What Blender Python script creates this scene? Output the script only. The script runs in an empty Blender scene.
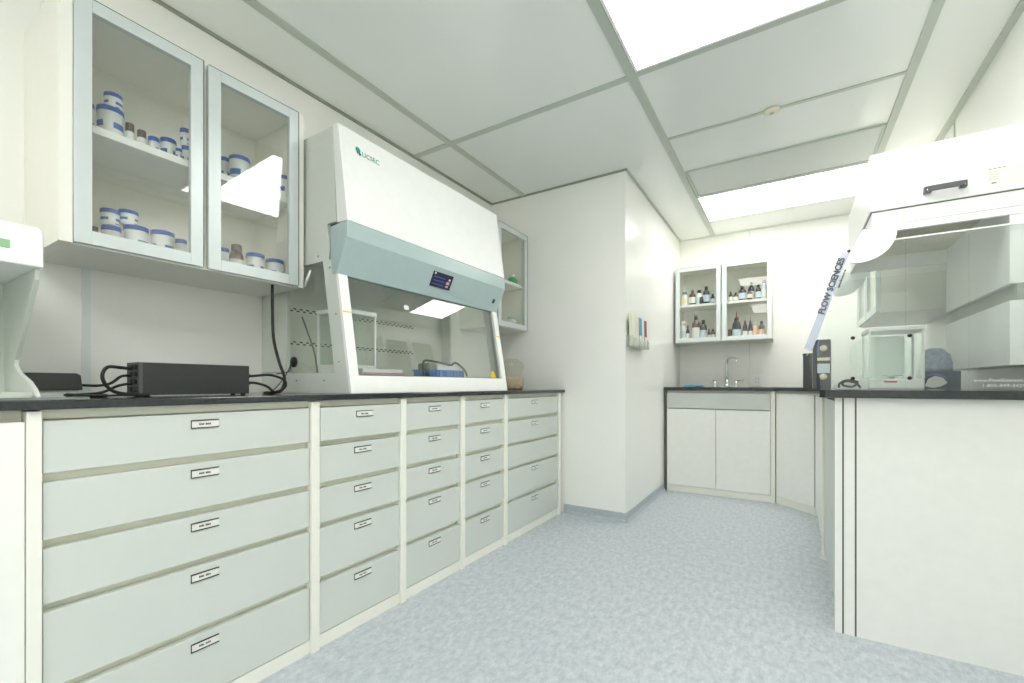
import bpy, bmesh, math, random
from mathutils import Vector, Matrix
random.seed(7)
scn = bpy.context.scene
COL = scn.collection
PI = math.pi

# ------------------------------------------------------------------ camera
F, CU, HV = 445.0, 512.0, 385.0
YAW = math.radians(31.9)
CY, SY = math.cos(YAW), math.sin(YAW)
cam_d = bpy.data.cameras.new('camera')
cam = bpy.data.objects.new('camera', cam_d); COL.objects.link(cam)
cam.location = (0, 0, 1.0)
cam.rotation_euler = (PI/2, 0, YAW)
cam_d.sensor_width = 36; cam_d.lens = F/1024*36
cam_d.shift_y = (HV-341.5)/1024
cam_d.clip_start = 0.02
scn.camera = cam

def q_of(u):                      # X/Y of the viewing direction of an image column
    r = (u-CU)/F
    return (r*CY-SY)/(r*SY+CY)
def y_at(u, X): return X/q_of(u)
def x_at(u, Y): return q_of(u)*Y
def zc_of(X, Y): return -X*SY+Y*CY
def z_at(v, X, Y): return 1-(v-HV)*zc_of(X, Y)/F
def rad_of(w, X, Y):
    zc = zc_of(X, Y); r = (X*CY+Y*SY)/zc
    return w*zc/math.sqrt(1+r*r)/(2*F)

# ------------------------------------------------------------------ materials
def lin(c):
    return tuple(((x/255)/12.92 if x/255 <= .04045 else ((x/255+.055)/1.055)**2.4) for x in c)+(1,)
MATS = {}
def mat(name, rgb, rough=.5, metal=0, spec=.5, noise=0, nscale=20, bump=0, bscale=60, coat=0, stretch=None):
    if name in MATS: return MATS[name]
    m = bpy.data.materials.new(name); m.use_nodes = True
    nt = m.node_tree; b = nt.nodes['Principled BSDF']
    b.inputs['Base Color'].default_value = lin(rgb)
    b.inputs['Roughness'].default_value = rough
    b.inputs['Metallic'].default_value = metal
    b.inputs['Specular IOR Level'].default_value = spec
    b.inputs['Coat Weight'].default_value = coat
    tc = nt.nodes.new('ShaderNodeTexCoord'); mp = nt.nodes.new('ShaderNodeMapping')
    nt.links.new(tc.outputs['Object'], mp.inputs['Vector'])
    if stretch: mp.inputs['Scale'].default_value = stretch
    n = nt.nodes.new('ShaderNodeTexNoise'); n.inputs['Scale'].default_value = nscale
    n.inputs['Detail'].default_value = 6
    nt.links.new(mp.outputs[0], n.inputs['Vector'])
    amp = noise if noise else .015
    cr = nt.nodes.new('ShaderNodeMapRange')
    cr.inputs['From Min'].default_value = .3; cr.inputs['From Max'].default_value = .7
    cr.inputs['To Min'].default_value = 1-amp; cr.inputs['To Max'].default_value = 1+amp
    nt.links.new(n.outputs['Fac'], cr.inputs['Value'])
    mx = nt.nodes.new('ShaderNodeVectorMath'); mx.operation = 'SCALE'
    mx.inputs[0].default_value = lin(rgb)[:3]
    nt.links.new(cr.outputs[0], mx.inputs['Scale']); nt.links.new(mx.outputs[0], b.inputs['Base Color'])
    if bump:
        n2 = nt.nodes.new('ShaderNodeTexNoise'); n2.inputs['Scale'].default_value = bscale; n2.inputs['Detail'].default_value = 5
        nt.links.new(mp.outputs[0], n2.inputs['Vector'])
        bp = nt.nodes.new('ShaderNodeBump'); bp.inputs['Strength'].default_value = bump; bp.inputs['Distance'].default_value = .002
        nt.links.new(n2.outputs['Fac'], bp.inputs['Height']); nt.links.new(bp.outputs[0], b.inputs['Normal'])
    MATS[name] = m; return m
def glass(name, tint=(252, 254, 253), refl=1.0, ior=1.5, haze=0.0):
    if name in MATS: return MATS[name]
    m = bpy.data.materials.new(name); m.use_nodes = True; nt = m.node_tree
    nt.nodes.clear()
    out = nt.nodes.new('ShaderNodeOutputMaterial'); tr = nt.nodes.new('ShaderNodeBsdfTransparent')
    gl = nt.nodes.new('ShaderNodeBsdfGlossy'); geo = nt.nodes.new('ShaderNodeNewGeometry'); dp = nt.nodes.new('ShaderNodeVectorMath'); dp.operation = 'DOT_PRODUCT'; mx = nt.nodes.new('ShaderNodeMixShader')
    tr.inputs[0].default_value = lin(tint); gl.inputs['Roughness'].default_value = .0
    gl.inputs[0].default_value = (1, 1, 1, 1)
    nt.links.new(geo.outputs['Normal'], dp.inputs[0]); nt.links.new(geo.outputs['Incoming'], dp.inputs[1])
    def mth(op, a, b=0):
        n = nt.nodes.new('ShaderNodeMath'); n.operation = op
        for i, x in enumerate((a, b)):
            if isinstance(x, (int, float)): n.inputs[i].default_value = x
            else: nt.links.new(x, n.inputs[i])
        return n.outputs[0]
    c = mth('ABSOLUTE', dp.outputs['Value']); p5 = mth('POWER', mth('SUBTRACT', 1.0, c), 5.0)
    ml = nt.nodes.new('ShaderNodeMath'); ml.operation = 'MULTIPLY'; ml.inputs[1].default_value = refl; ml.use_clamp = True
    nt.links.new(mth('ADD', mth('MULTIPLY', p5, .96), .04), ml.inputs[0]); nt.links.new(ml.outputs[0], mx.inputs[0])
    if haze:
        df = nt.nodes.new('ShaderNodeBsdfDiffuse'); df.inputs[0].default_value = lin((235, 240, 238))
        m2 = nt.nodes.new('ShaderNodeMixShader'); m2.inputs[0].default_value = haze
        nt.links.new(tr.outputs[0], m2.inputs[1]); nt.links.new(df.outputs[0], m2.inputs[2]); nt.links.new(m2.outputs[0], mx.inputs[1])
    else: nt.links.new(tr.outputs[0], mx.inputs[1])
    nt.links.new(gl.outputs[0], mx.inputs[2]); nt.links.new(mx.outputs[0], out.inputs[0])
    MATS[name] = m; return m
def emit(name, rgb, s):
    if name in MATS: return MATS[name]
    m = bpy.data.materials.new(name); m.use_nodes = True; nt = m.node_tree; nt.nodes.clear()
    out = nt.nodes.new('ShaderNodeOutputMaterial'); e = nt.nodes.new('ShaderNodeEmission')
    e.inputs[0].default_value = lin(rgb); e.inputs[1].default_value = s
    nt.links.new(e.outputs[0], out.inputs[0]); MATS[name] = m; return m

WALL = mat('wall_laminate', (246, 246, 242), .22, spec=.5, noise=.012, nscale=3)
CEIL = mat('ceiling_panel', (236, 239, 236), .16, spec=.6, noise=.01, nscale=2)
GRID = mat('ceiling_grid', (186, 194, 184), .35)
CREAM = mat('cream_laminate', (242, 241, 232), .35, noise=.01)
WHITE = mat('white_laminate', (243, 243, 239), .3)
SAGE = mat('sage_laminate', (210, 215, 210), .32, noise=.012, nscale=6)
RAIL = mat('beige_rail', (236, 234, 218), .5)
DARKGAP = mat('shadow_gap', (96, 100, 90), .7)
BLACKTOP = mat('black_worktop', (46, 50, 52), .12, spec=.6, noise=.25, nscale=90)
ALU = mat('aluminium_frame', (214, 222, 222), .3, metal=.25)
SILVER = mat('brushed_steel', (190, 190, 178), .28, metal=.85, noise=.05, nscale=30, stretch=(1, 1, 12))
CHROME = mat('chrome', (205, 210, 210), .12, metal=1)
BLACK = mat('black_plastic', (32, 34, 35), .4)
CASEBLK = mat('black_metal_case', (52, 54, 54), .42, noise=.08, nscale=200)
RUBBER = mat('black_rubber', (24, 25, 26), .5)
PWHITE = mat('powder_white', (245, 246, 244), .35, spec=.4)
PGREY = mat('powder_grey', (214, 219, 213), .4)
BLUEGR = mat('blue_grey_metal', (174, 193, 193), .26, spec=.5)
BLUELID = mat('blue_lid', (20, 78, 170), .35)
BLUEPR = mat('blue_print', (58, 108, 182), .5)
TUBW = mat('tub_white', (238, 240, 238), .35)
AMBER = mat('amber_glass', (86, 58, 38), .15, spec=.7)
DKGLASS = mat('dark_glass', (48, 54, 60), .15, spec=.7)
BROWN = mat('brown_cap', (86, 64, 54), .45)
PAPER = mat('paper', (232, 232, 226), .7)
CREAMP = mat('cream_paper', (232, 222, 196), .7)
PEACH = mat('peach_plastic', (240, 200, 170), .4)
YELLOW = mat('yellow_sticker', (240, 205, 30), .5)
TEAL = mat('teal_logo', (44, 160, 140), .4)
TEALD = mat('dark_teal_logo', (60, 110, 108), .4)
SCREEN = mat('touch_screen', (44, 38, 72), .2)
REDP = mat('red_print', (205, 70, 55), .5)
PINKP = mat('pink_print', (205, 160, 180), .5)
BLUEP = mat('blue_plastic', (66, 130, 210), .4)
CYANP = mat('cyan_plastic', (90, 185, 215), .4)
NAVY = mat('navy_card', (40, 62, 92), .4, noise=.3, nscale=30)
GREENLCD = mat('green_display', (150, 190, 150), .3)
GREENP = mat('green_plastic', (80, 175, 120), .4)
MESHB = mat('blue_netting', (168, 182, 204), .7, noise=.25, nscale=60, bump=.6)
BAG = mat('beige_granules', (206, 180, 140), .7, noise=.2, nscale=60)
GLASS = glass('clear_glass')
DGLASS = glass('door_glass', (252, 253, 252), refl=1.4)
ACRYL = glass('clear_acrylic', (250, 252, 251), refl=.8, haze=.02)
DGLASS2 = glass('door_glass_plain', (251, 252, 251), refl=.7)
SASHG = glass('sash_glass', (249, 251, 250), refl=1.5)
FROST = glass('frosted_film', (226, 230, 244), refl=.15, haze=.6)
GEDGE = glass('green_glass_plate', (170, 205, 190), refl=1.0, haze=.25)
LAMP = emit('light_diffuser', (255, 254, 250), 9.0)

# floor
FLOOR = mat('speckled_vinyl', (196, 207, 213), .42, spec=.4, noise=.10, nscale=45)
_nt = FLOOR.node_tree
_n = [n for n in _nt.nodes if n.type == 'TEX_NOISE'][0]; _n.inputs['Detail'].default_value = 10; _n.inputs['Roughness'].default_value = .8
_b = _nt.nodes['Principled BSDF']
_v = _nt.nodes.new('ShaderNodeTexNoise'); _v.inputs['Scale'].default_value = 26; _v.inputs['Detail'].default_value = 8; _v.inputs['Roughness'].default_value = .75
_tc = _nt.nodes.new('ShaderNodeTexCoord'); _mp = _nt.nodes.new('ShaderNodeMapping'); _mp.inputs['Scale'].default_value = (1.6, .8, 1)
_nt.links.new(_tc.outputs['Object'], _mp.inputs[0]); _nt.links.new(_mp.outputs[0], _v.inputs['Vector'])
_cr = _nt.nodes.new('ShaderNodeValToRGB')
_cr.color_ramp.elements[0].position = .36; _cr.color_ramp.elements[0].color = lin((170, 179, 188))
_cr.color_ramp.elements[1].position = .62; _cr.color_ramp.elements[1].color = lin((202, 208, 213))
_nt.links.new(_v.outputs['Fac'], _cr.inputs[0])
_sc = [n for n in _nt.nodes if n.type == 'VECT_MATH'][0]
_nt.links.new(_cr.outputs[0], _sc.inputs[0])

# ------------------------------------------------------------------ mesh builder
class MB:
    def __init__(s): s.bm = bmesh.new(); s.mi = 0; s.mats = []
    def use(s, m):
        if m not in s.mats: s.mats.append(m)
        s.mi = s.mats.index(m); return s
    def _f(s, vs):
        try: f = s.bm.faces.new(vs); f.material_index = s.mi; return f
        except ValueError: return None
    def box(s, x0, x1, y0, y1, z0, z1):
        x0, x1 = min(x0, x1), max(x0, x1); y0, y1 = min(y0, y1), max(y0, y1); z0, z1 = min(z0, z1), max(z0, z1)
        v = [s.bm.verts.new(p) for p in ((x0,y0,z0),(x1,y0,z0),(x1,y1,z0),(x0,y1,z0),(x0,y0,z1),(x1,y0,z1),(x1,y1,z1),(x0,y1,z1))]
        for i in ((0,3,2,1),(4,5,6,7),(0,1,5,4),(1,2,6,5),(2,3,7,6),(3,0,4,7)): s._f([v[k] for k in i])
        return s
    def prism(s, poly, axis, a, b):     # poly in the two other axes, extruded along axis
        def P(p, t):
            return {'x': (t, p[0], p[1]), 'y': (p[0], t, p[1]), 'z': (p[0], p[1], t)}[axis]
        A = [s.bm.verts.new(P(p, a)) for p in poly]; B = [s.bm.verts.new(P(p, b)) for p in poly]
        s._f(A); s._f(B[::-1])
        n = len(poly)
        for i in range(n): s._f([A[i], B[i], B[(i+1) % n], A[(i+1) % n]])
        return s
    def lathe(s, prof, cx=0, cy=0, cz=0, n=20, axis='z'):
        rings = []
        for r, z in prof:
            if r < 1e-5: rings.append([s.bm.verts.new(s._ax(axis, 0, 0, z, cx, cy, cz))])
            else: rings.append([s.bm.verts.new(s._ax(axis, r*math.cos(2*PI*k/n), r*math.sin(2*PI*k/n), z, cx, cy, cz)) for k in range(n)])
        for a, b in zip(rings, rings[1:]):
            for k in range(n):
                k2 = (k+1) % n
                if len(a) == 1 and len(b) == 1: continue
                if len(a) == 1: f = s._f([a[0], b[k], b[k2]])
                elif len(b) == 1: f = s._f([a[k], b[0], a[k2]])
                else: f = s._f([a[k], b[k], b[k2], a[k2]])
                if f: f.smooth = True
        return s
    def _ax(s, axis, a, b, c, cx, cy, cz):
        if axis == 'z': return (cx+a, cy+b, cz+c)
        if axis == 'y': return (cx+a, cy+c, cz+b)
        return (cx+c, cy+a, cz+b)
    def tube(s, pts, r, n=8, smooth=True, sub=6):
        P = [Vector(p) for p in pts]
        if smooth and len(P) > 2:
            Q = []
            for i in range(len(P)-1):
                p0 = P[max(i-1, 0)]; p1 = P[i]; p2 = P[i+1]; p3 = P[min(i+2, len(P)-1)]
                for k in range(sub):
                    t = k/sub
                    Q.append(.5*((2*p1)+(p2-p0)*t+(2*p0-5*p1+4*p2-p3)*t*t+(3*p1-p0-3*p2+p3)*t**3))
            Q.append(P[-1]); P = Q
        rings = []; up = None
        for i, p in enumerate(P):
            t = (P[min(i+1, len(P)-1)]-P[max(i-1, 0)]).normalized()
            if up is None:
                up = t.orthogonal().normalized()
            else:
                up = (up-t*up.dot(t)); up = up.normalized() if up.length > 1e-6 else t.orthogonal().normalized()
            bn = t.cross(up)
            rings.append([s.bm.verts.new(p+up*(r*math.cos(2*PI*k/n))+bn*(r*math.sin(2*PI*k/n))) for k in range(n)])
        for a, b in zip(rings, rings[1:]):
            for k in range(n):
                f = s._f([a[k], a[(k+1) % n], b[(k+1) % n], b[k]])
                if f: f.smooth = True
        s._f(rings[0][::-1]); s._f(rings[-1])
        return s
    def text(s, body, size, M, depth=.0005, wide=1.0, bold=0):
        cu = bpy.data.curves.new('t', 'FONT'); cu.body = body; cu.size = size; cu.extrude = depth; cu.offset = bold
        cu.resolution_u = 3
        o = bpy.data.objects.new('t', cu); COL.objects.link(o)
        dg = bpy.context.evaluated_depsgraph_get()
        me = bpy.data.meshes.new_from_object(o.evaluated_get(dg))
        vs = [s.bm.verts.new(M @ Vector((v.co.x*wide, v.co.y, v.co.z))) for v in me.vertices]
        for p in me.polygons: s._f([vs[i] for i in p.vertices])
        bpy.data.objects.remove(o); bpy.data.curves.remove(cu); bpy.data.meshes.remove(me)
        return s
    def build(s, name, m=None, parent=None, bevel=0, local=False, norm=True):
        me = bpy.data.meshes.new(name)
        if norm: bmesh.ops.recalc_face_normals(s.bm, faces=s.bm.faces[:])
        if parent is not None and not local:
            r = parent
            while r.parent: r = r.parent
            L = r.location
            for v in s.bm.verts: v.co -= L
        s.bm.to_mesh(me); s.bm.free()
        for k in (s.mats if s.mats else [m]): me.materials.append(k)
        o = bpy.data.objects.new(name, me); COL.objects.link(o)
        if parent is not None: o.parent = parent
        if bevel:
            b = o.modifiers.new('bevel', 'BEVEL'); b.width = bevel; b.segments = 2; b.limit_method = 'ANGLE'; b.angle_limit = math.radians(50)
        return o
def tag(o, label, cat, group=None):
    assert 4 <= len(label.split()) <= 16, label
    o['label'] = label; o['category'] = cat
    if group: o['group'] = group
    return o
def thing(name, label, cat, loc, group=None, rz=0):
    o = bpy.data.objects.new(name, None); o.empty_display_size = .05; COL.objects.link(o)
    o.location = loc; o.rotation_euler = (0, 0, rz)
    return tag(o, label, cat, group)
def struct(o): o['kind'] = 'structure'; return o
def B(*a): return MB().box(*a)

# ------------------------------------------------------------------ room shell
H = 2.57; XL = -2.19; XR = .83; YB = 5.09; YF = -1.6
CX, CYF = -1.01, 3.185            # boxed-out corner
struct(B(XL-.1, XR+.1, YF-.1, YB+.1, -.1, 0).build('floor', FLOOR))
struct(B(XL-.1, XR+.1, YF-.1, YB+.1, H, H+.1).build('ceiling', CEIL))
struct(B(XL-.1, XL, YF-.1, YB+.1, 0, H).build('wall_left', WALL))
struct(B(XR, XR+.1, YF-.1, YB+.1, 0, H).build('wall_right', WALL))
struct(B(XL, XR, YB, YB+.1, 0, H).build('wall_back', WALL))
struct(B(XL, XR, YF-.1, YF, 0, H).build('wall_front', WALL))
struct(B(XL, CX, CYF, YB, 0, H).build('wall_corner', WALL))
COVE = mat('cove_skirting', (176, 185, 191), .5, noise=.1, nscale=60)
m = MB()
m.prism([(CYF, 0), (CYF-.018, 0), (CYF-.006, .02), (CYF-.004, .066), (CYF, .068)], 'x', -1.5, CX+.004)
m.prism([(CX, 0), (CX+.018, 0), (CX+.006, .02), (CX+.004, .066), (CX, .068)], 'y', CYF-.004, YB)
struct(m.build('baseboard_corner', COVE))
# wall joint strips
struct(B(XL, XL+.004, .548, .572, 0, H).build('trim_1', mat('joint_strip', (226, 234, 234), .3)))
struct(B(XR-.004, XR, 3.6, 3.62, 0, H).build('trim_2', GRID))
struct(B(-.345, -.335, YB-.003, YB, 0, H).build('trim_3', mat('joint_strip2', (222, 226, 220), .3)))
# ceiling grid
tn = 4
def gtrim(x0, x1, y0, y1, m=GRID, d=.006):
    global tn
    struct(B(x0, x1, y0, y1, H-d, H).build('trim_%d' % tn, m)); tn += 1
gtrim(-1.888, -1.846, YF, CYF)
gtrim(-.70, -.655, YF, YB, d=.007)
gtrim(.50, .54, YF, YB, d=.007)
gtrim(XL, -.70, 2.225, 2.262, d=.0065)
gtrim(-.655, .50, 2.215, 2.255, d=.0065)
gtrim(-.655, .50, 1.59, 1.606, d=.0065)
gtrim(-.655, .50, -.2, -.16, d=.0065)
gtrim(-.655, .50, 2.925, 2.95, d=.005)
gtrim(-.655, .50, 3.95, 3.965, d=.005)
gtrim(-.655, .50, 4.60, 4.615, d=.005)
EDGE = mat('ceiling_edge_trim', (150, 156, 144), .4)
gtrim(XL, XL+.014, YF, CYF, EDGE, .012)
gtrim(XL, CX+.012, CYF-.012, CYF, EDGE, .012)
gtrim(CX, CX+.012, CYF, YB, GRID, .012)
gtrim(CX, XR, YB-.012, YB, mat('pale_trim', (214, 220, 212), .4), .012)
gtrim(XR-.03, XR, YF, YB, GRID, .012)

# ceiling lights
def ceiling_light(x0, x1, y0, y1, label):
    t = thing('ceiling_light', label, 'ceiling light', ((x0+x1)/2, (y0+y1)/2, H-.012), 'recessed ceiling lights')
    m = MB(); w = .012
    for a in ((x0, x1, y0, y0+w), (x0, x1, y1-w, y1), (x0, x0+w, y0+w, y1-w), (x1-w, x1, y0+w, y1-w)): m.box(*a, H-.012, H)
    m.build('frame', PWHITE, t)
    B(x0+w, x1-w, y0+w, y1-w, H-.008, H-.001).build('diffuser', LAMP, t)
ceiling_light(-.65, .495, 1.61, 2.21, 'glowing rectangular ceiling light panel cut by the top picture edge')
ceiling_light(-.65, .495, 3.967, 4.598, 'narrower glowing ceiling light panel near the wall above the sink')
ceiling_light(-.65, .495, -1.45, -.87, 'unseen glowing ceiling panel added as fill light, farthest behind the viewer')  # added fill panel out of view, brightens the left drawer fronts
ceiling_light(-.65, .495, -.85, -.25, 'unseen glowing ceiling panel added for more light at the near end of the room')  # added out of view behind the camera to raise the room light

# ceiling vent (grey panel before the far light)
t = thing('ceiling_vent', 'grey perforated ceiling vent panel just before the far ceiling light', 'vent', (-.08, 3.70, H-.01))
m = MB()
for a in ((-.645, .495, 3.45, 3.462), (-.645, .495, 3.934, 3.946), (-.645, -.633, 3.462, 3.934), (.483, .495, 3.462, 3.934)): m.box(*a, H-.012, H)
m.build('frame', GRID, t)
VENT = mat('vent_panel', (212, 216, 212), .5, noise=.06, nscale=300)
B(-.633, .483, 3.462, 3.934, H-.006, H-.001).build('grille', VENT, t)

xd, yd = x_at(772, 2.93), 2.93
yd = 2.937; xd = q_of(772)*yd
t = thing('smoke_detector', 'small round cream disc detector on the ceiling grid strip', 'detector', (xd, yd, H-.03))
MB().lathe([(0, -.022), (.03, -.022), (.042, -.012), (.045, -.005), (0, -.005)], xd, yd, H).build('body', mat('cream_plastic', (232, 226, 206), .5), t)
MB().lathe([(0, -.028), (.010, -.028), (.012, -.022), (0, -.022)], xd, yd, H).build('sensor', PGREY, t)

# ------------------------------------------------------------------ left base cabinets
XF = -1.512
ZB = [(.788, .914), (.628, .7655), (.474, .606), (.269, .453), (.054, .245)]
ords = ['top', 'second', 'third', 'fourth', 'bottom']
def label_holder(yc, z, w, parent, n):
    m = MB(); x = XF
    m.use(BLACK); m.box(x, x+.004, yc-w/2, yc+w/2, z-.0125, z-.0098); m.box(x, x+.004, yc-w/2, yc+w/2, z+.0098, z+.0125)
    m.box(x, x+.002, yc-w/2, yc-w/2+.002, z-.0098, z+.0098)
    m.use(PAPER); m.box(x, x+.002, yc-w/2+.002, yc+w/2, z-.0098, z+.0098)
    m.use(BLACK)
    r = random.Random(n); y = yc-w*.22
    for k in range(9):
        l = w*.035
        if k != 4: m.box(x+.0018, x+.0024, y, y+l, z-.003, z+.003-r.random()*.002)
        y += l*1.35
    return m.build('label_holder', None, parent)
def base_unit(y0, y1, label, lab=None, last=False, labw=.10, loff=0, pw=.034):
    t = thing('drawer_cabinet', label, 'cabinet', (-1.85, (y0+y1)/2, 0), 'drawer cabinets under the left worktop')
    B(XL+.002, XF-.028, y0+pw, y1, .05, .94).build('body', RAIL, t)
    B(XL+.002, XF-.004, y0+pw, y1, 0, .05).build('plinth', CREAM, t)
    B(XL+.002, XF+.010, y0, y0+pw, 0, .938).build('side_panel', CREAM, t, .0015)
    if last: B(XL+.002, XF+.010, y1, y1+pw, 0, .938).build('side_panel', CREAM, t, .0015)
    B(XF-.026, XF-.014, y0+pw, y1, .918, .94).build('top_rail', RAIL, t)
    for k, (z0, z1) in enumerate(ZB):
        out = .012 if (lab == 'second' and k == 0) else 0
        m = MB(); m.box(XF-.027, XF+out, y0+pw+.003, y1-.003, z0, z1)
        d = m.build('drawer', SAGE, t, .0012)
        if out: d['label'] = 'drawer pulled slightly open'
        if not (last and k == 2):
            h = label_holder((y0+pw+y1)/2+loff, z1-.032, labw, d, k+int(y0*100))
            if out: h.location.x += out
    return t
base_unit(.281, 1.008, 'wide pale green five-drawer cabinet nearest the viewer, under the black power unit', labw=.076, loff=.000, pw=.026)
base_unit(1.008, 1.456, 'narrow five-drawer cabinet under left part of safety cabinet, top drawer slightly open', 'second', labw=.086)
base_unit(1.456, 1.897, 'narrow five-drawer cabinet under the middle of the biological safety cabinet', labw=.086)
base_unit(1.897, 2.330, 'narrow five-drawer cabinet under the right end of the biological safety cabinet', labw=.086)
base_unit(2.330, 3.10, 'wide farthest five-drawer cabinet of the left run, beside the boxed-out wall', last=True, labw=.088)
# door cabinet at the left edge
t = thing('base_cabinet', 'white door cabinet at the left picture edge, left of the wide drawer cabinet', 'cabinet', (-1.85, -.2, 0))
B(XL+.002, XF-.028, -.6, .28, .05, .94).build('body', RAIL, t)
B(XL+.002, XF-.004, -.6, .28, 0, .05).build('plinth', CREAM, t)
B(XF-.027, XF+.006, -.16, .2795, .054, .914).build('door', WHITE, t, .0015)
B(XF-.027, XF+.004, -.598, -.166, .054, .914).build('door', WHITE, t, .0015)

ct = B(XL+.002, -1.488, -.62, 3.18, .942, .9635).build('countertop', BLACKTOP, None, .003)
tag(ct, 'long thin black countertop on the pale green drawer cabinets along the left wall', 'countertop')

# ------------------------------------------------------------------ glass-door wall cabinets
def rot_mesh(o, cx, cy, ang):
    M = Matrix.Translation((cx, cy, 0)) @ Matrix.Rotation(ang, 4, 'Z') @ Matrix.Translation((-cx, -cy, 0))
    o.data.transform(M)
def wall_cabinet(axis, a0, a1, back, front, z0, z1, label, ndoors=2, shelf=(1.79, 1.815), grp='glass-door wall cabinets', pins=True, stile=.018, sfront=0, gap=.004, ajar=0):
    """axis 'y': doors face along X ; axis 'x': doors face along -Y.  a0..a1 along axis, back->front across"""
    s = 1 if front > back else -1
    def bx(m, p0, p1, q0, q1, c0, c1):      # p along axis, q across
        if axis == 'y': m.box(q0, q1, p0, p1, c0, c1)
        else: m.box(p0, p1, q0, q1, c0, c1)
        return m
    loc = ((back+front)/2, (a0+a1)/2, z0) if axis == 'y' else ((a0+a1)/2, (back+front)/2, z0)
    t = thing('wall_cabinet', label, 'wall cabinet', loc, grp)
    th = .018; fb = front-s*.022
    m = MB().use(CREAM)
    bx(m, a0, a0+th, back, fb, z0, z1); bx(m, a1-th, a1, back, fb, z0, z1)
    if sfront:
        bx(m, a0, a0+stile, fb, front-s*.002, z0, z1); bx(m, a1-stile+.006, a1, fb, front-s*.002, z0, z1); bx(m, (a0+a1)/2-.01, (a0+a1)/2+.01, fb-s*.02, fb, z0+th, z1-th)
    bx(m, a0+th, a1-th, back, fb, z0, z0+th); bx(m, a0+th, a1-th, back, fb, z1-th, z1)
    bx(m, a0+th, a1-th, back, back+s*.008, z0+th, z1-th)
    if pins:
        m.use(BLACK)
        for f in (.36, .80):
            p = a0+(a1-a0)*f
            bx(m, p-.004, p+.004, back+s*.008, back+s*.010, 1.90, 1.908)
    m.build('body', None, t)
    bx(MB(), a0+th+.001, a1-th-.001, back+s*.009, fb-s*.012, *shelf).build('shelf', WHITE, t, .001)
    e0, e1 = (a0+stile, a1-stile+.006) if sfront else (a0, a1)
    w = (e1-e0)/ndoors
    for k in range(ndoors):
        d0, d1 = e0+k*w+(gap if k else .002), e0+(k+1)*w-(gap if k < ndoors-1 else .002)
        fw = .042
        q0, q1 = fb+s*.001, front
        m = MB()
        bx(m, d0, d0+fw, q0, q1, z0+.005, z1-.004); bx(m, d1-fw, d1, q0, q1, z0+.005, z1-.004)
        bx(m, d0+fw, d1-fw, q0, q1, z0+.005, z0+.005+fw); bx(m, d0+fw, d1-fw, q0, q1, z1-.004-fw, z1-.004)
        d = m.build('door', ALU, t, .0012)
        bx(MB(), d0+fw-.004, d1-fw+.004, q0+s*.008, q0+s*.012, z0+fw, z1-fw).build('pane', DGLASS if ajar else DGLASS2, d)
        m = MB(); bx(m, d1-.003, d1, q1, q1+s*.001, z0+.006, z1-.005); bx(m, d0, d1, q1, q1+s*.001, z1-.0065, z1-.0045)
        m.build('gasket', DARKGAP, d)
        if ajar and k == 1:
            for o in (d,)+tuple(d.children): rot_mesh(o, (q0+q1)/2-t.location.x, (d0+d1)/2-t.location.y, ajar)
    return t
wall_cabinet('y', .405, 1.180, XL+.001, -1.815, 1.426, 2.19, 'two-door glass wall cabinet with blue-lidded tubs on left wall', stile=.030, sfront=1, gap=.009, ajar=-.034)
wall_cabinet('y', 2.74, 3.178, XL+.001, -1.825, 1.437, 2.225, 'single-door glass wall cabinet between safety cabinet and boxed-out wall', ndoors=1, pins=False)
wall_cabinet('x', -.988, -.128, YB-.001, 4.75, 1.425, 2.19, 'two-door glass wall cabinet full of small bottles above the sink')
wall_cabinet('y', 3.40, 4.23, XR-.001, .44, 1.43, 2.19, 'two-door glass wall cabinet on the right wall behind the fume enclosure', pins=False)

# ------------------------------------------------------------------ tubs and bottles
def tub(x, y, z, r, h, label, cat='tub', lid=BLUELID, group='blue-lidded tubs in the left wall cabinet', body=TUBW):
    t = thing('plastic_tub', label, cat, (x, y, z), group)
    lh = min(.016, h*.25)
    mb = MB().use(body); mb.lathe([(0, 0), (r*.86, 0), (r*.90, .002), (r*.97, h-lh), (0, h-lh)])
    m = MB(); m.lathe([(0, h-lh), (r, h-lh), (r*1.02, h-lh+.001), (r*1.02, h-.002), (r*.98, h), (0, h)])
    m.build('lid', lid, t, local=True)
    # blue print band with gaps
    n = 32; mb.use(BLUEPR)
    for (c0, c1, zz0, zz1) in ((2, 9, .40, .62), (11, 13, .42, .62), (18, 26, .40, .62), (2, 5, .12, .2), (8, 12, .12, .2), (20, 24, .12, .2), (26, 30, .40, .62)):
        for k in range(c0, c1):
            a, b = 2*PI*k/n, 2*PI*(k+1)/n
            def rr(f): return r*(.90+.07*f)*1.012
            P = [(rr(f)*math.cos(g), rr(f)*math.sin(g), f*(h-lh)) for f, g in ((zz0, a), (zz0, b), (zz1, b), (zz1, a))]
            mb._f([mb.bm.verts.new(p) for p in P])
    mb.build('body', None, t, local=True)
    t.rotation_euler.z = random.Random(int(y*1e4)).uniform(-.6, .2)
    return t
def tub_px(u0, u1, vtop, zb, label, X=-1.93, **k):
    u = (u0+u1)/2; Y = y_at(u, X); r = rad_of(u1-u0, X, Y); z1 = z_at(vtop, X, Y)
    tub(X, Y, zb, r, z1-zb, label, **k); return X, Y, z1
SH, BO = 1.8155, 1.4465
X1, Y1, zt = tub_px(96, 124.5, 110, SH, 'large blue-lidded tub at left on upper shelf, small tub stacked on it')
tub(X1, Y1+.008, zt+.001, .0245, .052, 'small blue-lidded tub stacked on the large tub, upper shelf, left glass door')
tub_px(84, 94.5, 104, SH, 'tub mostly hidden by left edge of left glass door, upper shelf', X=-2.03)
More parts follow.
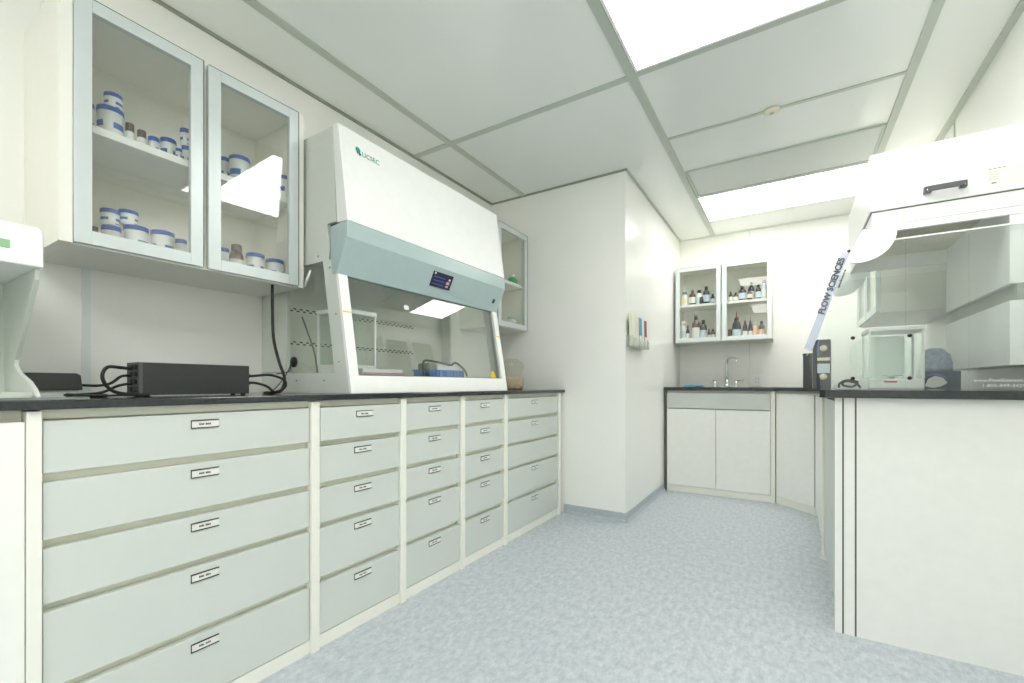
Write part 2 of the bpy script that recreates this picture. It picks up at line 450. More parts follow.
def dark_jar(u0, u1, vtop, zb, label, X=-1.93, cap=BROWN, body=TUBW, grp='brown-capped jars in the left wall cabinet'):
    u = (u0+u1)/2; Y = y_at(u, X); r = rad_of(u1-u0, X, Y); h = z_at(vtop, X, Y)-zb
    t = thing('jar', label, 'jar', (X, Y, zb), grp)
    MB().lathe([(0, 0), (r*.95, 0), (r, .003), (r, h*.58), (r*.8, h*.68), (0, h*.68)]).build('body', body, t, local=True)
    MB().lathe([(0, h*.66), (r*.85, h*.66), (r*.88, h*.68), (r*.88, h*.97), (r*.8, h), (0, h)]).build('cap', cap, t, local=True)
    MB().lathe([(r*1.01, h*.12), (r*1.01, h*.5)]).build('paper_label', PAPER, t, local=True)
dark_jar(124.5, 135, 124, SH, 'brown-capped jar just right of the tub stack on upper left shelf')
dark_jar(136.5, 147, 131, SH, 'brown-capped jar right beside a low blue-lidded tub on upper left shelf')
tub_px(148, 159.5, 138, SH, 'low narrow blue-lidded tub between brown-capped jar and wider tub, upper shelf')
tub_px(160, 176.5, 140, SH, 'wide squat blue-lidded tub near right end of upper shelf, left glass door')
tub_px(175.5, 182, 149, SH, 'tiny low blue-lidded tub right of the wide squat tub, upper left shelf', X=-1.89)
a = tub_px(181.5, 191, 147, SH, 'lower tub of small pair at right edge of upper shelf, left door')
tub(a[0]-.005, a[1], a[2]+.001, .018, z_at(130, a[0], a[1])-a[2], 'top tub of small pair at right edge of upper shelf, left door')
a = tub_px(101, 121.5, 227, BO, 'tub carrying another, farthest left stack on bottom shelf, left glass door')
tub(a[0], a[1]-.003, a[2]+.001, .0255, .054, 'upper tub of the farthest left stack on bottom shelf, left glass door')
a = tub_px(123.5, 149, 227.5, BO, 'wide tub carrying a smaller one, middle of bottom shelf, left door')
tub(a[0]-.006, a[1]-.020, a[2]+.001, .027, .049, 'smaller tub stacked on wide middle tub, bottom shelf, left glass door')
tub_px(150.5, 175, 232.5, BO, 'wide single blue-lidded tub right of the middle stack, bottom shelf, left door')
tub_px(175, 187, 240, BO, 'small single blue-lidded tub at right end of bottom shelf, left door')
dark_jar(90, 99, 227, BO, 'dark-capped jar at far left of bottom shelf behind left glass door')
tub_px(229, 250, 158.5, SH, 'large blue-lidded tub on upper shelf behind right glass door')
tub_px(219.5, 230, 158.5, SH, 'tub partly hidden at left edge of upper shelf, right glass door', X=-2.0)
tub_px(277, 291, 177.5, SH, 'tub at far right of upper shelf behind right glass door', X=-1.90)
tub_px(217, 229, 248.5, BO, 'tub partly hidden at left edge of bottom shelf, right glass door')
tub_px(246, 264.5, 254.5, BO, 'squat blue-lidded tub right of the brown bottle, bottom shelf, right door')
tub_px(265.5, 284, 260.5, BO, 'squat blue-lidded tub at far right of bottom shelf, right glass door')

def bottle(x, y, z, r, h, label, glassm=AMBER, cap=BLACK, lab=PAPER, dropper=False, group=None, neck=.34, labf=(.15, .52)):
    t = thing('bottle', label, 'bottle', (x, y, z), group)
    s = h*.62 if not dropper else h*.42
    MB().lathe([(0, 0), (r*.92, 0), (r, h*.03), (r, s), (r*.85, s+(h-s)*.25), (r*neck, s+(h-s)*.5), (r*neck, s+(h-s)*.62), (0, s+(h-s)*.62)], n=16).build('body', glassm, t, local=True)
    if dropper:
        MB().lathe([(0, s+(h-s)*.45), (r*.5, s+(h-s)*.45), (r*.45, s+(h-s)*.62), (r*.12, s+(h-s)*.68), (r*.09, h), (0, h)], n=12).build('dropper', mat('maroon_rubber', (110, 50, 56), .5), t, local=True)
    else:
        MB().lathe([(0, s+(h-s)*.5), (r*(neck+.12), s+(h-s)*.5), (r*(neck+.12), h*.985), (r*neck, h), (0, h)], n=14).build('cap', cap, t, local=True)
    if lab: MB().lathe([(r*1.02, s*labf[0]*1.4), (r*1.02, s*labf[1]*1.6)], n=16).build('paper_label', lab, t, local=True)
    return t
X = -1.93; Y = y_at(236.5, X); bottle(X, Y, BO, rad_of(15, X, Y), z_at(245, X, Y)-BO, 'brown bottle with dark cap among tubs on bottom shelf, right door', cap=BROWN, neck=.62, group=None)

LB = mat('light_blue_label', (206, 220, 230), .6); YL = mat('yellow_label', (236, 232, 190), .6)
def bpx(u, w, v, zb, label, Y=4.86, **k):
    Xx = x_at(u, Y); r = rad_of(w, Xx, Y)
    bottle(Xx, Y, zb, r, z_at(v, Xx, Y)-zb, label, group='bottles in the cabinet above the sink', **k)
S2, B2 = 1.8155, 1.4445
E = ' on upper shelf, left door above sink'; E2 = ' on lower shelf, left door above sink'
bpx(684.7, 6.5, 292, S2, 'pale yellow-bottomed bottle leftmost'+E, glassm=TUBW, cap=mat('blue_grey_cap', (96, 128, 142), .4), lab=YL, neck=.55)
bpx(692.3, 7, 290, S2, 'amber bottle, large white label, second from left'+E)
bpx(699.2, 6.5, 290.3, S2, 'white bottle with dark cap in the middle'+E, glassm=TUBW, neck=.5, lab=LB)
bpx(701.5, 4.3, 297, S2, 'tiny dark jar in front of the white bottle'+E, glassm=DKGLASS, neck=.7, Y=4.79, lab=None)
bpx(706.3, 7, 286.5, S2, 'tallest dark bottle with light blue label'+E, glassm=DKGLASS, lab=LB)
bpx(712.6, 4.5, 294, S2, 'small dark bottle at the right end'+E, glassm=DKGLASS, lab=LB)
bpx(683.5, 5, 321.5, B2, 'tall white plastic container leftmost'+E2, glassm=TUBW, cap=TUBW, neck=.8, lab=LB)
bpx(687.8, 3.6, 325.5, B2, 'slim dark bottle right of the white container'+E2, glassm=DKGLASS)
bpx(696, 8.2, 315, B2, 'tall amber bottle with white label, largest one'+E2)
bpx(703.3, 7.2, 320, B2, 'dark bottle with blue label right of largest one'+E2, glassm=DKGLASS, lab=LB)
bpx(708.9, 3, 329, B2, 'tiny amber vial between two bottles'+E2)
bpx(713, 4.8, 329, B2, 'short amber bottle at right end'+E2)
E = ' on upper shelf, right door above sink'; E2 = ' on lower shelf, right door above sink'
bpx(730.6, 4.4, 292, S2, 'small dark bottle with white label, leftmost'+E, glassm=DKGLASS)
bpx(735.8, 4.8, 292.5, S2, 'small amber bottle, white label, second from left'+E)
bpx(742.4, 8, 286, S2, 'large round dark bottle with blue label'+E, glassm=DKGLASS, lab=LB)
bpx(749.6, 5.6, 289.5, S2, 'short white-labelled bottle in front of a taller one'+E, Y=4.80)
bpx(751.2, 6.8, 282, S2, 'tall dark bottle behind the short white-labelled one'+E, glassm=DKGLASS, Y=4.95)
bpx(758.3, 6, 284.5, S2, 'dark bottle with wide blue label, second from right'+E, glassm=DKGLASS, lab=LB)
bpx(764, 5.4, 280, S2, 'pale blue plastic bottle at right end'+E, glassm=LB, neck=.6)
bpx(730.3, 4.8, 329.5, B2, 'low brown jar at left end'+E2, neck=.8, lab=None)
bpx(736.5, 9.4, 311.5, B2, 'large dark bottle with a tall thin dropper'+E2, glassm=DKGLASS, dropper=True, lab=LB)
bpx(745.1, 5.2, 316, B2, 'left one of two small dropper bottles'+E2, glassm=DKGLASS, dropper=True)
bpx(750.5, 4.8, 316, B2, 'right one of two small dropper bottles'+E2, glassm=DKGLASS, dropper=True)
bpx(755.2, 4.4, 322, B2, 'peach-coloured plastic bottle'+E2, glassm=PEACH, cap=TUBW, lab=None)
bpx(761.6, 6.4, 321, B2, 'orange-labelled amber bottle at right end'+E2, lab=PEACH)

# things in the narrow cabinet right of the safety cabinet
X = -1.93; Y = y_at(512.5, X)
t = thing('spray_bottle', 'green-topped bottle on the shelf of the narrow single-door wall cabinet', 'bottle', (X, Y, 1.8155))
MB().lathe([(0, 0), (.042, 0), (.044, .01), (.044, .045), (.02, .07), (0, .07)]).build('body', GREENP, t, local=True)
MB().lathe([(0, .068), (.018, .068), (.018, .09), (0, .09)]).build('cap', TUBW, t, local=True)
t = thing('glass_bottle', 'small white-capped bottle at the bottom of the narrow single-door cabinet', 'bottle', (X, Y-.02, 1.4555))
MB().lathe([(0, 0), (.04, 0), (.042, .01), (.042, .06), (.025, .085), (0, .085)]).build('body', TUBW, t, local=True)
MB().lathe([(0, .083), (.028, .083), (.028, .105), (0, .105)]).build('cap', BLUEGR, t, local=True)
MB().lathe([(.0425, .02), (.0425, .05)]).build('paper_label', BLUEPR, t, local=True)

# ------------------------------------------------------------------ biological safety cabinet
Y0, Y1_ = 1.20, 2.388
t = thing('safety_cabinet', 'large white and blue-grey biological safety cabinet with glass sash on left worktop', 'safety cabinet', (-1.85, 1.8, .9645))
BS = t; Z0 = .9645
def sideprof():   # outer side outline (X,z)
    return [(-2.185, Z0), (-1.522, Z0), (-1.532, 1.04), (-1.612, 1.47), (-1.649, 1.673), (-1.545, 1.683), (-1.606, 2.10), (-2.185, 2.10)]
win = [(-1.98, 1.06), (-1.628, 1.05), (-1.709, 1.5376), (-1.775, 1.5376), (-1.835, 1.53), (-1.98, 1.53)]
def side(y0, y1):
    m = MB()
    m.prism([(-2.185, Z0), (-1.537, Z0), (-1.548, 1.048), (-2.185, 1.06)], 'y', y0, y1)
    m.prism([(-2.185, 1.06), (-1.98, 1.06), (-1.98, 1.535), (-2.185, 1.535)], 'y', y0, y1)
    m.prism([(-1.628, 1.048), (-1.548, 1.048), (-1.622, 1.468), (-1.655, 1.535), (-1.709, 1.535)], 'y', y0, y1)
    m.prism([(-2.185, 1.535), (-1.668, 1.535), (-1.66, 1.58), (-1.68, 1.69), (-1.62, 1.69), (-1.64, 2.098), (-2.185, 2.098)], 'y', y0, y1)
    return m
def sideparts(y0, y1, s):
    o = side(y0, y1).build('side_panel', PGREY, BS)
    ym = (y0+y1)/2
    MB().prism([(-1.98, 1.06), (-1.628, 1.048), (-1.709, 1.535), (-1.98, 1.535)], 'y', ym-.003, ym+.003).build('side_window', GLASS, o)
    m = MB()
    yy = y0 if s < 0 else y1
    for x, z in ((-1.66, 1.50), (-1.62, 1.30), (-1.60, 1.10), (-1.70, 1.02), (-1.74, 1.56), (-1.9, 1.02)):
        m.lathe([(0, 0), (.005, 0), (.004, s*.003), (0, s*.003)], x, yy, z, n=8, axis='y')
    m.build('screw', CHROME, o)
sideparts(Y0, Y0+.018, -1); sideparts(Y1_-.018, Y1_, 1)
# stay rod inside window
MB().tube([(-1.835, Y0-.004, 1.44), (-1.79, Y0-.004, 1.505)], .006, smooth=False).build('stay', PWHITE, BS)
# top/back hood
MB().prism([(-1.545, 1.683), (-1.606, 2.10), (-2.185, 2.10), (-2.185, 1.60), (-2.15, 1.60), (-2.15, 2.07), (-1.63, 2.07), (-1.575, 1.683)], 'y', Y0+.0185, Y1_-.0185).build('upper_hood', PWHITE, BS)
MB().prism([(-1.545, 1.683), (-1.606, 2.10), (-1.640, 2.10), (-1.61, 1.683)], 'y', Y0-.001, Y0+.018).build('end_trim', PWHITE, BS)
MB().prism([(-1.545, 1.683), (-1.606, 2.10), (-1.640, 2.10), (-1.61, 1.683)], 'y', Y1_-.018, Y1_+.001).build('end_trim', PWHITE, BS)
# console
cons = [(-1.545, 1.682), (-1.544, 1.612), (-1.612, 1.469), (-1.64, 1.469), (-1.652, 1.55), (-1.652, 1.672)]
co = MB().prism(cons, 'y', Y0-.004, Y1_+.008).build('console', BLUEGR, BS, .002)
BGL = mat('lit_blue_grey_facet', (178, 204, 204), .22, spec=.6)
# touch screen on lower facet : slanted plane from (-1.544,1.612) to (-1.612,1.469)
def facet(f): return (-1.544-.068*f, 1.612-.143*f)
def slab_on_facet(m, y0, y1, f0, f1, d0, d1):
    nx, nz = .903, -.429
    P = []
    for y in (y0, y1):
        for f, d in ((f0, d0), (f1, d0), (f1, d1), (f0, d1)):
            x, z = facet(f); P.append(m.bm.verts.new((x+nx*d, y, z+nz*d)))
    for i in ((0,1,2,3),(7,6,5,4),(0,4,5,1),(1,5,6,2),(2,6,7,3),(3,7,4,0)): m._f([P[k] for k in i])
ys0, ys1 = y_at(432.5, -1.565), y_at(452, -1.565)
m = MB().use(SCREEN); slab_on_facet(m, ys0, ys1, .15, .65, 0, .003)
m.use(PAPER); slab_on_facet(m, ys0+.008, ys0+.02, .17, .23, .003, .0035); slab_on_facet(m, ys1-.03, ys1-.016, .28, .34, .003, .0035)
m.use(PINKP); slab_on_facet(m, ys1-.042, ys1-.018, .38, .48, .003, .0035); slab_on_facet(m, ys1-.04, ys1-.02, .52, .58, .003, .0035)
m.use(BLUEPR)
for k in range(3): slab_on_facet(m, ys0+.012, ys1-.06, .30+.12*k, .32+.12*k, .003, .0035)
m.build('touch_screen', None, co)
yk = y_at(492.5, -1.59)
m = MB(); slab_on_facet(m, yk-.009, yk+.009, .50, .66, 0, .004); m.build('rocker_switch', BLACK, co)
# front stiles, bottom bar
for nm, ya, yb in (('frame_stile', Y0-.001, Y0+.045), ('frame_stile', Y1_-.045, Y1_)):
    m = MB().use(PWHITE)
    m.prism([(-1.532, 1.04), (-1.605, 1.468), (-1.62, 1.468), (-1.547, 1.04)], 'y', ya, yb)
    m.use(YELLOW); f = .62; x = -1.532-.073*f; z = 1.04+.428*f
    m.prism([(x+.001, z-.006), (x-.001, z+.006), (x-.004, z+.006), (x-.002, z-.006)], 'y', ya+.002, yb-.002)
    m.build(nm, None, BS)
MB().prism([(-1.520, Z0), (-1.532, 1.04), (-1.546, 1.04), (-1.536, Z0)], 'y', Y0-.001, Y1_).build('front_bar', PWHITE, BS, .0015)
# sash glass
def sx(z): return -1.560-.150*(z-1.04)
sa = MB().prism([(sx(1.04), 1.04), (sx(1.50), 1.50), (sx(1.50)-.006, 1.50), (sx(1.04)-.006, 1.04)], 'y', Y0+.045, Y1_-.045).build('sash', SASHG, BS)
m = MB()
yq = y_at(493.5, -1.56)
tri = [(yq-.03, 1.045), (yq+.03, 1.045), (yq+.012, 1.085), (yq-.012, 1.085)]
P = [m.bm.verts.new((sx(z)+.001, y, z)) for y, z in tri]; m._f(P)
m.build('warning_sticker', YELLOW, sa, norm=False)
m = MB(); yq = y_at(408, -1.60); P = [m.bm.verts.new((sx(z)+.001, y, z)) for y, z in ((yq-.016, 1.372), (yq+.016, 1.372), (yq+.016, 1.395), (yq-.016, 1.395))]; m._f(P)
m.build('paper_sticker', PAPER, sa, norm=False)
# chamber: floor, back wall with slots, ceiling
B(-2.12, -1.592, Y0+.019, Y1_-.019, 1.02, 1.045).build('work_surface', SILVER, BS)
STEEL = mat('chamber_steel', (230, 230, 220), .45, metal=.3, noise=.04, nscale=8)
m = MB().use(STEEL); m.box(-2.10, -2.05, Y0+.019, Y1_-.019, 1.045, 1.66)
m.use(BLACK)
for zz in (1.367, 1.205):
    y = Y0+.06; k = 0
    while y < Y1_-.30:
        m.box(-2.05, -2.0485, y, y+.015, zz+(.005 if k % 2 else -.005)-.0032, zz+(.005 if k % 2 else -.005)+.0032); y += .017; k += 1
m.build('back_wall', None, BS)
B(-2.05, -1.69, Y0+.019, Y1_-.019, 1.60, 1.63).build('chamber_ceiling', STEEL, BS)
MB().tube([(-1.72, Y0+.1, 1.56), (-1.72, Y1_-.1, 1.56)], .012, smooth=False).build('lamp_tube', PWHITE, BS)
MB().tube([(-2.03, 1.31, 1.335), (-2.02, 1.33, 1.27), (-1.99, 1.35, 1.16), (-1.98, 1.36, 1.06)], .004).build('drain_tube', mat('grey_tube', (120, 122, 112), .5), BS)
# logo on upper hood (plane X from -1.606@2.10 to -1.545@1.683)
def hoodpt(y, z, d=.0): 
    return Vector((-1.606+(2.10-z)*.1463+d, y, z))
vy = Vector((0, 1, 0)); vz = Vector((-.1448, 0, .9895)); vn = Vector((.9895, 0, .1448))
yl = y_at(355.5, -1.60)
def frame_at(o, a, b, n): return Matrix(((a.x, b.x, n.x, o.x), (a.y, b.y, n.y, o.y), (a.z, b.z, n.z, o.z), (0, 0, 0, 1)))
o0 = hoodpt(yl+.028, 2.004, .0012)
m = MB().use(TEAL); m.text('UCSEC', .032, frame_at(o0, vy, vz, vn), wide=1.0)
def disc(m, c, r, a0=0, a1=2*PI, n=20):
    P = [m.bm.verts.new(hoodpt(c[0]+r*math.cos(a0+(a1-a0)*k/n), c[1]+r*math.sin(a0+(a1-a0)*k/n), .0014)) for k in range(n)]
    m._f(P)
disc(m, (yl+.008, 2.024), .013)
m.use(TEALD); disc(m, (yl+.016, 2.008), .007); disc(m, (yl+.004, 2.010), .004)
m.build('logo', None, BS, norm=False)

# --- contents of the safety cabinet
def glass_balance(x0, x1, y0, y1, z0, z1, label, name='analytical_balance', base_side='x', baseext=.12, grp=None):
    t = thing(name, label, 'balance', ((x0+x1)/2, (y0+y1)/2, z0), grp)
    bh = .05; f = .009
    bx0 = x0-baseext if baseext < 0 else x0
    B(x0, x1, y0, y1, z0, z0+bh).build('base', PWHITE, t, .006)
    m = MB()
    for a in (x0, x1-f):
        for b in (y0, y1-f): m.box(a, a+f, b, b+f, z0+bh, z1-.02)
    m.build('shield_frame', PWHITE, t)
    B(x0-.004, x1+.004, y0-.004, y1+.004, z1-.02, z1).build('top_cover', PWHITE, t, .003)
    m = MB(); g = .003
    m.box(x0+f, x1-f, y0+.002, y0+.002+g, z0+bh, z1-.02); m.box(x0+f, x1-f, y1-.002-g, y1-.002, z0+bh, z1-.02)
    m.box(x0+.002, x0+.002+g, y0+f, y1-f, z0+bh, z1-.02); m.box(x1-.002-g, x1-.002, y0+f, y1-f, z0+bh, z1-.02)
    m.build('draft_shield', GLASS, t)
    MB().lathe([(0, 0), (.012, 0), (.012, .012), (.045, .014), (.045, .018), (0, .018)], (x0+x1)/2, (y0+y1)/2, z0+bh).build('weighing_pan', CHROME, t)
    return t
glass_balance(-1.915, -1.735, 1.315, 1.515, 1.0455, 1.355, 'white-framed glass balance inside the safety cabinet, at its left end')
t = thing('sample_tray', 'low white tray with pink edge at front left inside the safety cabinet', 'tray', (-1.66, 1.46, 1.0455))
B(-1.71, -1.61, 1.33, 1.57, 1.0455, 1.074).build('body', TUBW, t, .003)
B(-1.609, -1.6075, 1.335, 1.575, 1.049, 1.058).build('edge_strip', PINKP, t)
t = thing('blue_crate', 'low blue plastic crate inside the safety cabinet, right of centre', 'crate', (-1.71, 1.91, 1.0455))
m = MB(); x0, x1, y0, y1 = -1.76, -1.645, 1.80, 2.10; za, zb = 1.0455, 1.085
m.box(x0, x1, y0, y1, za, za+.006); m.box(x0, x0+.006, y0, y1, za, zb); m.box(x1-.006, x1, y0, y1, za, zb); m.box(x0, x1, y0, y0+.006, za, zb); m.box(x0, x1, y1-.006, y1, za, zb)
for k in range(9): m.box(x1, x1+.004, y0+.02+k*.03, y0+.026+k*.03, za+.004, zb-.004)
m.box(x0-.006, x1+.006, y0-.006, y1+.006, zb-.006, zb-.001)
m.build('body', BLUEP, t)
t = thing('folded_towel', 'grey and white folded cloth lying in the blue crate', 'cloth', (-1.72, 1.92, 1.053))
m = MB().use(PAPER); m.prism([(1.89, 1.052), (2.06, 1.052), (2.06, 1.108), (2.03, 1.116), (1.93, 1.124), (1.89, 1.114)], 'x', -1.755, -1.665)
m.build('body', None, t, .004)
B(-1.748, -1.66, 1.815, 1.885, 1.0525, 1.122).build('grey_fold', mat('grey_cloth', (150, 148, 132), .8), t, .012)
tag(MB().tube([(-1.635, 1.745, 1.052), (-1.637, 1.745, 1.10), (-1.65, 1.765, 1.128), (-1.66, 1.82, 1.132), (-1.66, 1.93, 1.122), (-1.66, 2.0, 1.116), (-1.66, 2.03, 1.13), (-1.655, 2.06, 1.122), (-1.64, 2.10, 1.088), (-1.636, 2.12, 1.052)], .006).build('looped_cable', RUBBER), 'black cord looped over the blue crate inside the safety cabinet', 'cord')

# ------------------------------------------------------------------ things on the left worktop
ZT = .9635
# black power unit
t = thing('power_unit', 'long low matte black power unit on left worktop below glass cabinet', 'power unit', (-1.80, .745, ZT))
B(-1.855, -1.756, .585, .916, ZT+.004, 1.073).build('case', CASEBLK, t, .002)
B(-1.854, -1.757, .575, .585, ZT+.004, 1.073).build('socket_plate', mat('socket_grey', (84, 86, 84), .5), t)
m = MB()
for k in range(4):
    z = ZT+.016+k*.024
    m.box(-1.82, -1.80, .568, .575, z, z+.014); m.box(-1.79, -1.77, .568, .575, z, z+.014)
m.build('socket', BLACK, t)
m = MB()
for x in (-1.845, -1.77):
    for y in (.60, .90): m.lathe([(0, 0), (.008, 0), (.008, .004), (0, .004)], x, y, ZT, n=10)
m.build('foot', RUBBER, t)
t_pu = t
# adapter box on a tray
t = thing('black_adapter', 'smaller black adapter box behind the white instrument at far left', 'adapter', (-1.90, .40, ZT))
MB().prism([(.345, .985), (.466, .985), (.462, 1.030), (.452, 1.036), (.345, 1.036)], 'x', -1.98, -1.85).build('case', CASEBLK, t, .002)
B(-1.97, -1.86, .35, .46, ZT, .985).build('base', PGREY, t)
# glass plate
tag(B(-1.84, -1.535, .05, .40, ZT+.0003, ZT+.0063).build('glass_plate', GEDGE), 'thin greenish glass plate under the white instrument', 'glass plate')
# small flat black plug
tag(B(-1.76, -1.72, .42, .49, ZT+.0003, ZT+.010).build('plug_adapter', BLACK, None, .003), 'small flat black plug on worktop before the adapter box', 'plug')
# cords between adapter and power unit
PU = t_pu
def cord(pts, label, r=.0042, name='power_cord', cat='cord', group=None, mt=RUBBER):
    if cat == 'cord':
        MB().tube(pts, r).build(name, mt, PU); return
    o = MB().tube(pts, r).build(name, mt); tag(o, label, cat, group); return o
cord([(-1.80, .571, 1.052), (-1.82, .545, 1.056), (-1.78, .505, 1.055), (-1.76, .487, 1.03), (-1.76, .495, 1.0), (-1.765, .52, .978), (-1.76, .56, .970), (-1.745, .60, .9685)], 'black cord arching out of the top socket of the power unit', .0052)
cord([(-1.80, .571, 1.03), (-1.82, .550, 1.028), (-1.81, .52, 1.005), (-1.82, .49, .998), (-1.87, .464, 1.0)], 'black cord from adapter box rising to the power unit middle socket')
cord([(-1.80, .571, 1.005), (-1.81, .54, .998), (-1.80, .50, .978), (-1.83, .47, .972), (-1.835, .42, .969)], 'black cord lying on the worktop from lower socket of power unit')
cord([(-1.735, .57, .9685), (-1.72, .52, .969), (-1.715, .46, .9685), (-1.73, .40, .9745)], 'thin black cord running in front of the power unit toward glass plate', .003)
# right side of power unit
cord([(-1.80, .93, 1.035), (-1.78, .95, 1.036), (-1.76, 1.0, 1.04), (-1.74, 1.045, 1.02), (-1.745, 1.05, .99), (-1.76, 1.02, .972), (-1.775, .98, .9685)], 'black cord curling from upper plug right of the power unit', .005)
cord([(-1.80, .93, 1.008), (-1.785, .955, 1.008), (-1.77, .99, .995), (-1.76, 1.01, .975), (-1.77, 1.03, .969)], 'black cord curling from lower plug right of the power unit', .005)
MB().lathe([(0, 0), (.009, 0), (.009, .018), (.004, .026), (0, .026)], -1.80, .918, 1.035, n=10, axis='y').build('power_plug', BLACK, PU)
MB().lathe([(0, 0), (.009, 0), (.009, .018), (.004, .026), (0, .026)], -1.80, .918, 1.008, n=10, axis='y').build('power_plug', BLACK, PU)
cord([(-1.86, y_at(272.5, -1.86), 1.425), (-1.86, y_at(272.5, -1.86), 1.33), (-1.855, y_at(273.5, -1.855), 1.2), (-1.84, y_at(279, -1.84), 1.1), (-1.80, y_at(284.5, -1.80), 1.03), (-1.775, y_at(282, -1.775), .982), (-1.775, y_at(276, -1.775), .970), (-1.79, y_at(266, -1.79), .9695)], 'thick black cable hanging from under the glass cabinet to the worktop', .0062, 'hanging_cable', 'cable')
# port on side window
t = thing('cable_port', 'round black cable grommet on the left side window of safety cabinet', 'grommet', (-1.925, 1.19, 1.105))
MB().lathe([(0, 0), (.024, 0), (.024, -.008), (.010, -.012), (0, -.012)], -1.925, 1.2055, 1.105, n=20, axis='y').build('disc', BLACK, t)
MB().tube([(-1.925, 1.192, 1.105), (-1.90, 1.17, 1.09), (-1.86, 1.14, 1.06), (-1.82, 1.06, 1.046)], .0022).build('wire', RUBBER, t)
MB().tube([(-1.927, 1.192, 1.10), (-1.93, 1.17, 1.05), (-1.925, 1.13, 1.0), (-1.90, 1.08, .967)], .0022).build('wire', RUBBER, t)
# white instrument at far left
t = thing('lab_instrument', 'white tabletop instrument with small green display, cut off by left picture edge', 'instrument', (-1.75, .2, ZT+.0065))
zi = ZT+.0065
cheek = [(-1.625, zi), (-1.97, zi), (-1.97, 1.33), (-1.63, 1.33), (-1.635, 1.285), (-1.66, 1.22), (-1.80, 1.07), (-1.842, 1.048), (-1.845, 1.03), (-1.82, 1.012), (-1.68, 1.003), (-1.64, .992)]
cheek = [(-1.622, zi), (-1.97, zi), (-1.97, 1.2965), (-1.630, 1.2965), (-1.634, 1.27), (-1.70, 1.20), (-1.80, 1.10), (-1.835, 1.07), (-1.838, 1.055), (-1.80, 1.035), (-1.70, 1.010), (-1.65, .99)]
for nm, y0, y1 in (('side_cheek', .320, .330), ('side_cheek', .02, .032)):
    MB().prism(cheek, 'y', y0, y1).build(nm, PGREY, t, .0015)
MB().prism([(-1.605, 1.297), (-1.605, 1.385), (-1.64, 1.405), (-1.97, 1.405), (-1.97, 1.297)], 'y', .018, .331).build('head', PWHITE, t, .004)
B(-1.97, -1.95, .032, .320, zi, 1.2965).build('back_plate', PGREY, t)
B(-1.95, -1.66, .032, .320, zi, zi+.012).build('base', PGREY, t)
yd_ = y_at(10.5, -1.60)
B(-1.6055, -1.603, .14, yd_, 1.332, 1.352).build('display', GREENLCD, t)

# bag behind safety cabinet
t = thing('plastic_bag', 'translucent bag of beige granules standing right of the safety cabinet', 'bag', (-1.78, 2.80, ZT))
yb0, yb1 = 2.42, 2.60
def bagmesh(f0, f1, sc, seed):
    m = MB(); r = random.Random(seed); n = 20; rings = []
    for i in range(9):
        f = f0+(f1-f0)*i/8
        rad = (.085, .10, .10, .095, .09, .095, .10, .09, .055)[i] if f1 > .6 else (.085, .098, .1, .097, .094, .092, .09, .085, .06)[i]
        rings.append([m.bm.verts.new((-1.75+sc*rad*.9*math.cos(2*PI*k/n)*(1+r.uniform(-.06, .06)), 2.80+sc*rad*math.sin(2*PI*k/n)*(1+r.uniform(-.06, .06)), ZT+.002+f*.225)) for k in range(n)])
    for a, b in zip(rings, rings[1:]):
        for k in range(n):
            q = m._f([a[k], a[(k+1) % n], b[(k+1) % n], b[k]]); q.smooth = True
    m._f(rings[0][::-1]); m._f(rings[-1]); return m
bagmesh(0, .42, .96, 3).build('contents', BAG, t)
bagmesh(0, 1, 1.03, 5).build('film', glass('bag_film', (236, 234, 224), refl=.8, haze=.2), t)

# ------------------------------------------------------------------ back run : sink cabinet, corner cabinet, right cabinets
ZC0, ZC1 = .95, .98
YS = 4.36
t = thing('sink_cabinet', 'white two-door cabinet with pale green top band under the sink', 'cabinet', (-.56, 4.7, 0))
m = MB(); m.box(-.985, -.967, YS+.02, YB-.002, .06, .948); m.box(-.148, -.13, YS+.02, YB-.002, .06, .948); m.box(-.967, -.148, YS+.02, YB-.002, .06, .078); m.box(-.967, -.148, YS+.021, YS+.03, .90, .948)
m.build('body', CREAM, t)
B(-.985, -.13, YS+.012, YS+.03, 0, .06).build('plinth', CREAM, t)
B(-.983, -.134, YS, YS+.02, .785, .926).build('top_panel', SAGE, t, .0012)
B(-.983, -.560, YS, YS+.02, .064, .778).build('door', WHITE, t, .0012)
B(-.556, -.134, YS, YS+.02, .064, .778).build('door', WHITE, t, .0012)
B(-.129, -.098, YS-.008, YB-.002, 0, .948).build('side_panel', CREAM, t, .0012)
B(-1.006, -.988, YS-.004, YS+.2, 0, .948).build('gap_shadow', DARKGAP, t)  # dark strip standing in for the shade between cabinet and boxed-out wall
# corner cabinet (diagonal)
t = thing('corner_cabinet', 'white diagonal-fronted corner cabinet between sink cabinet and right-hand cabinets', 'cabinet', (.35, 4.6, 0))
A, C2 = (-.094, 4.36), (.165, 4.105)
MB().prism([(-.094, 4.385), (.19, 4.12), (.826, 4.12), (.826, YB-.003), (-.094, YB-.003)], 'z', .06, .948).build('body', CREAM, t)
MB().prism([(-.094, 4.375), (.18, 4.115), (.22, 4.15), (-.094, 4.45)], 'z', 0, .06).build('plinth', CREAM, t)
MB().prism([(-.092, 4.362), (.163, 4.110), (.177, 4.124), (-.078, 4.376)], 'z', .064, .93).build('door', WHITE, t, .0012)
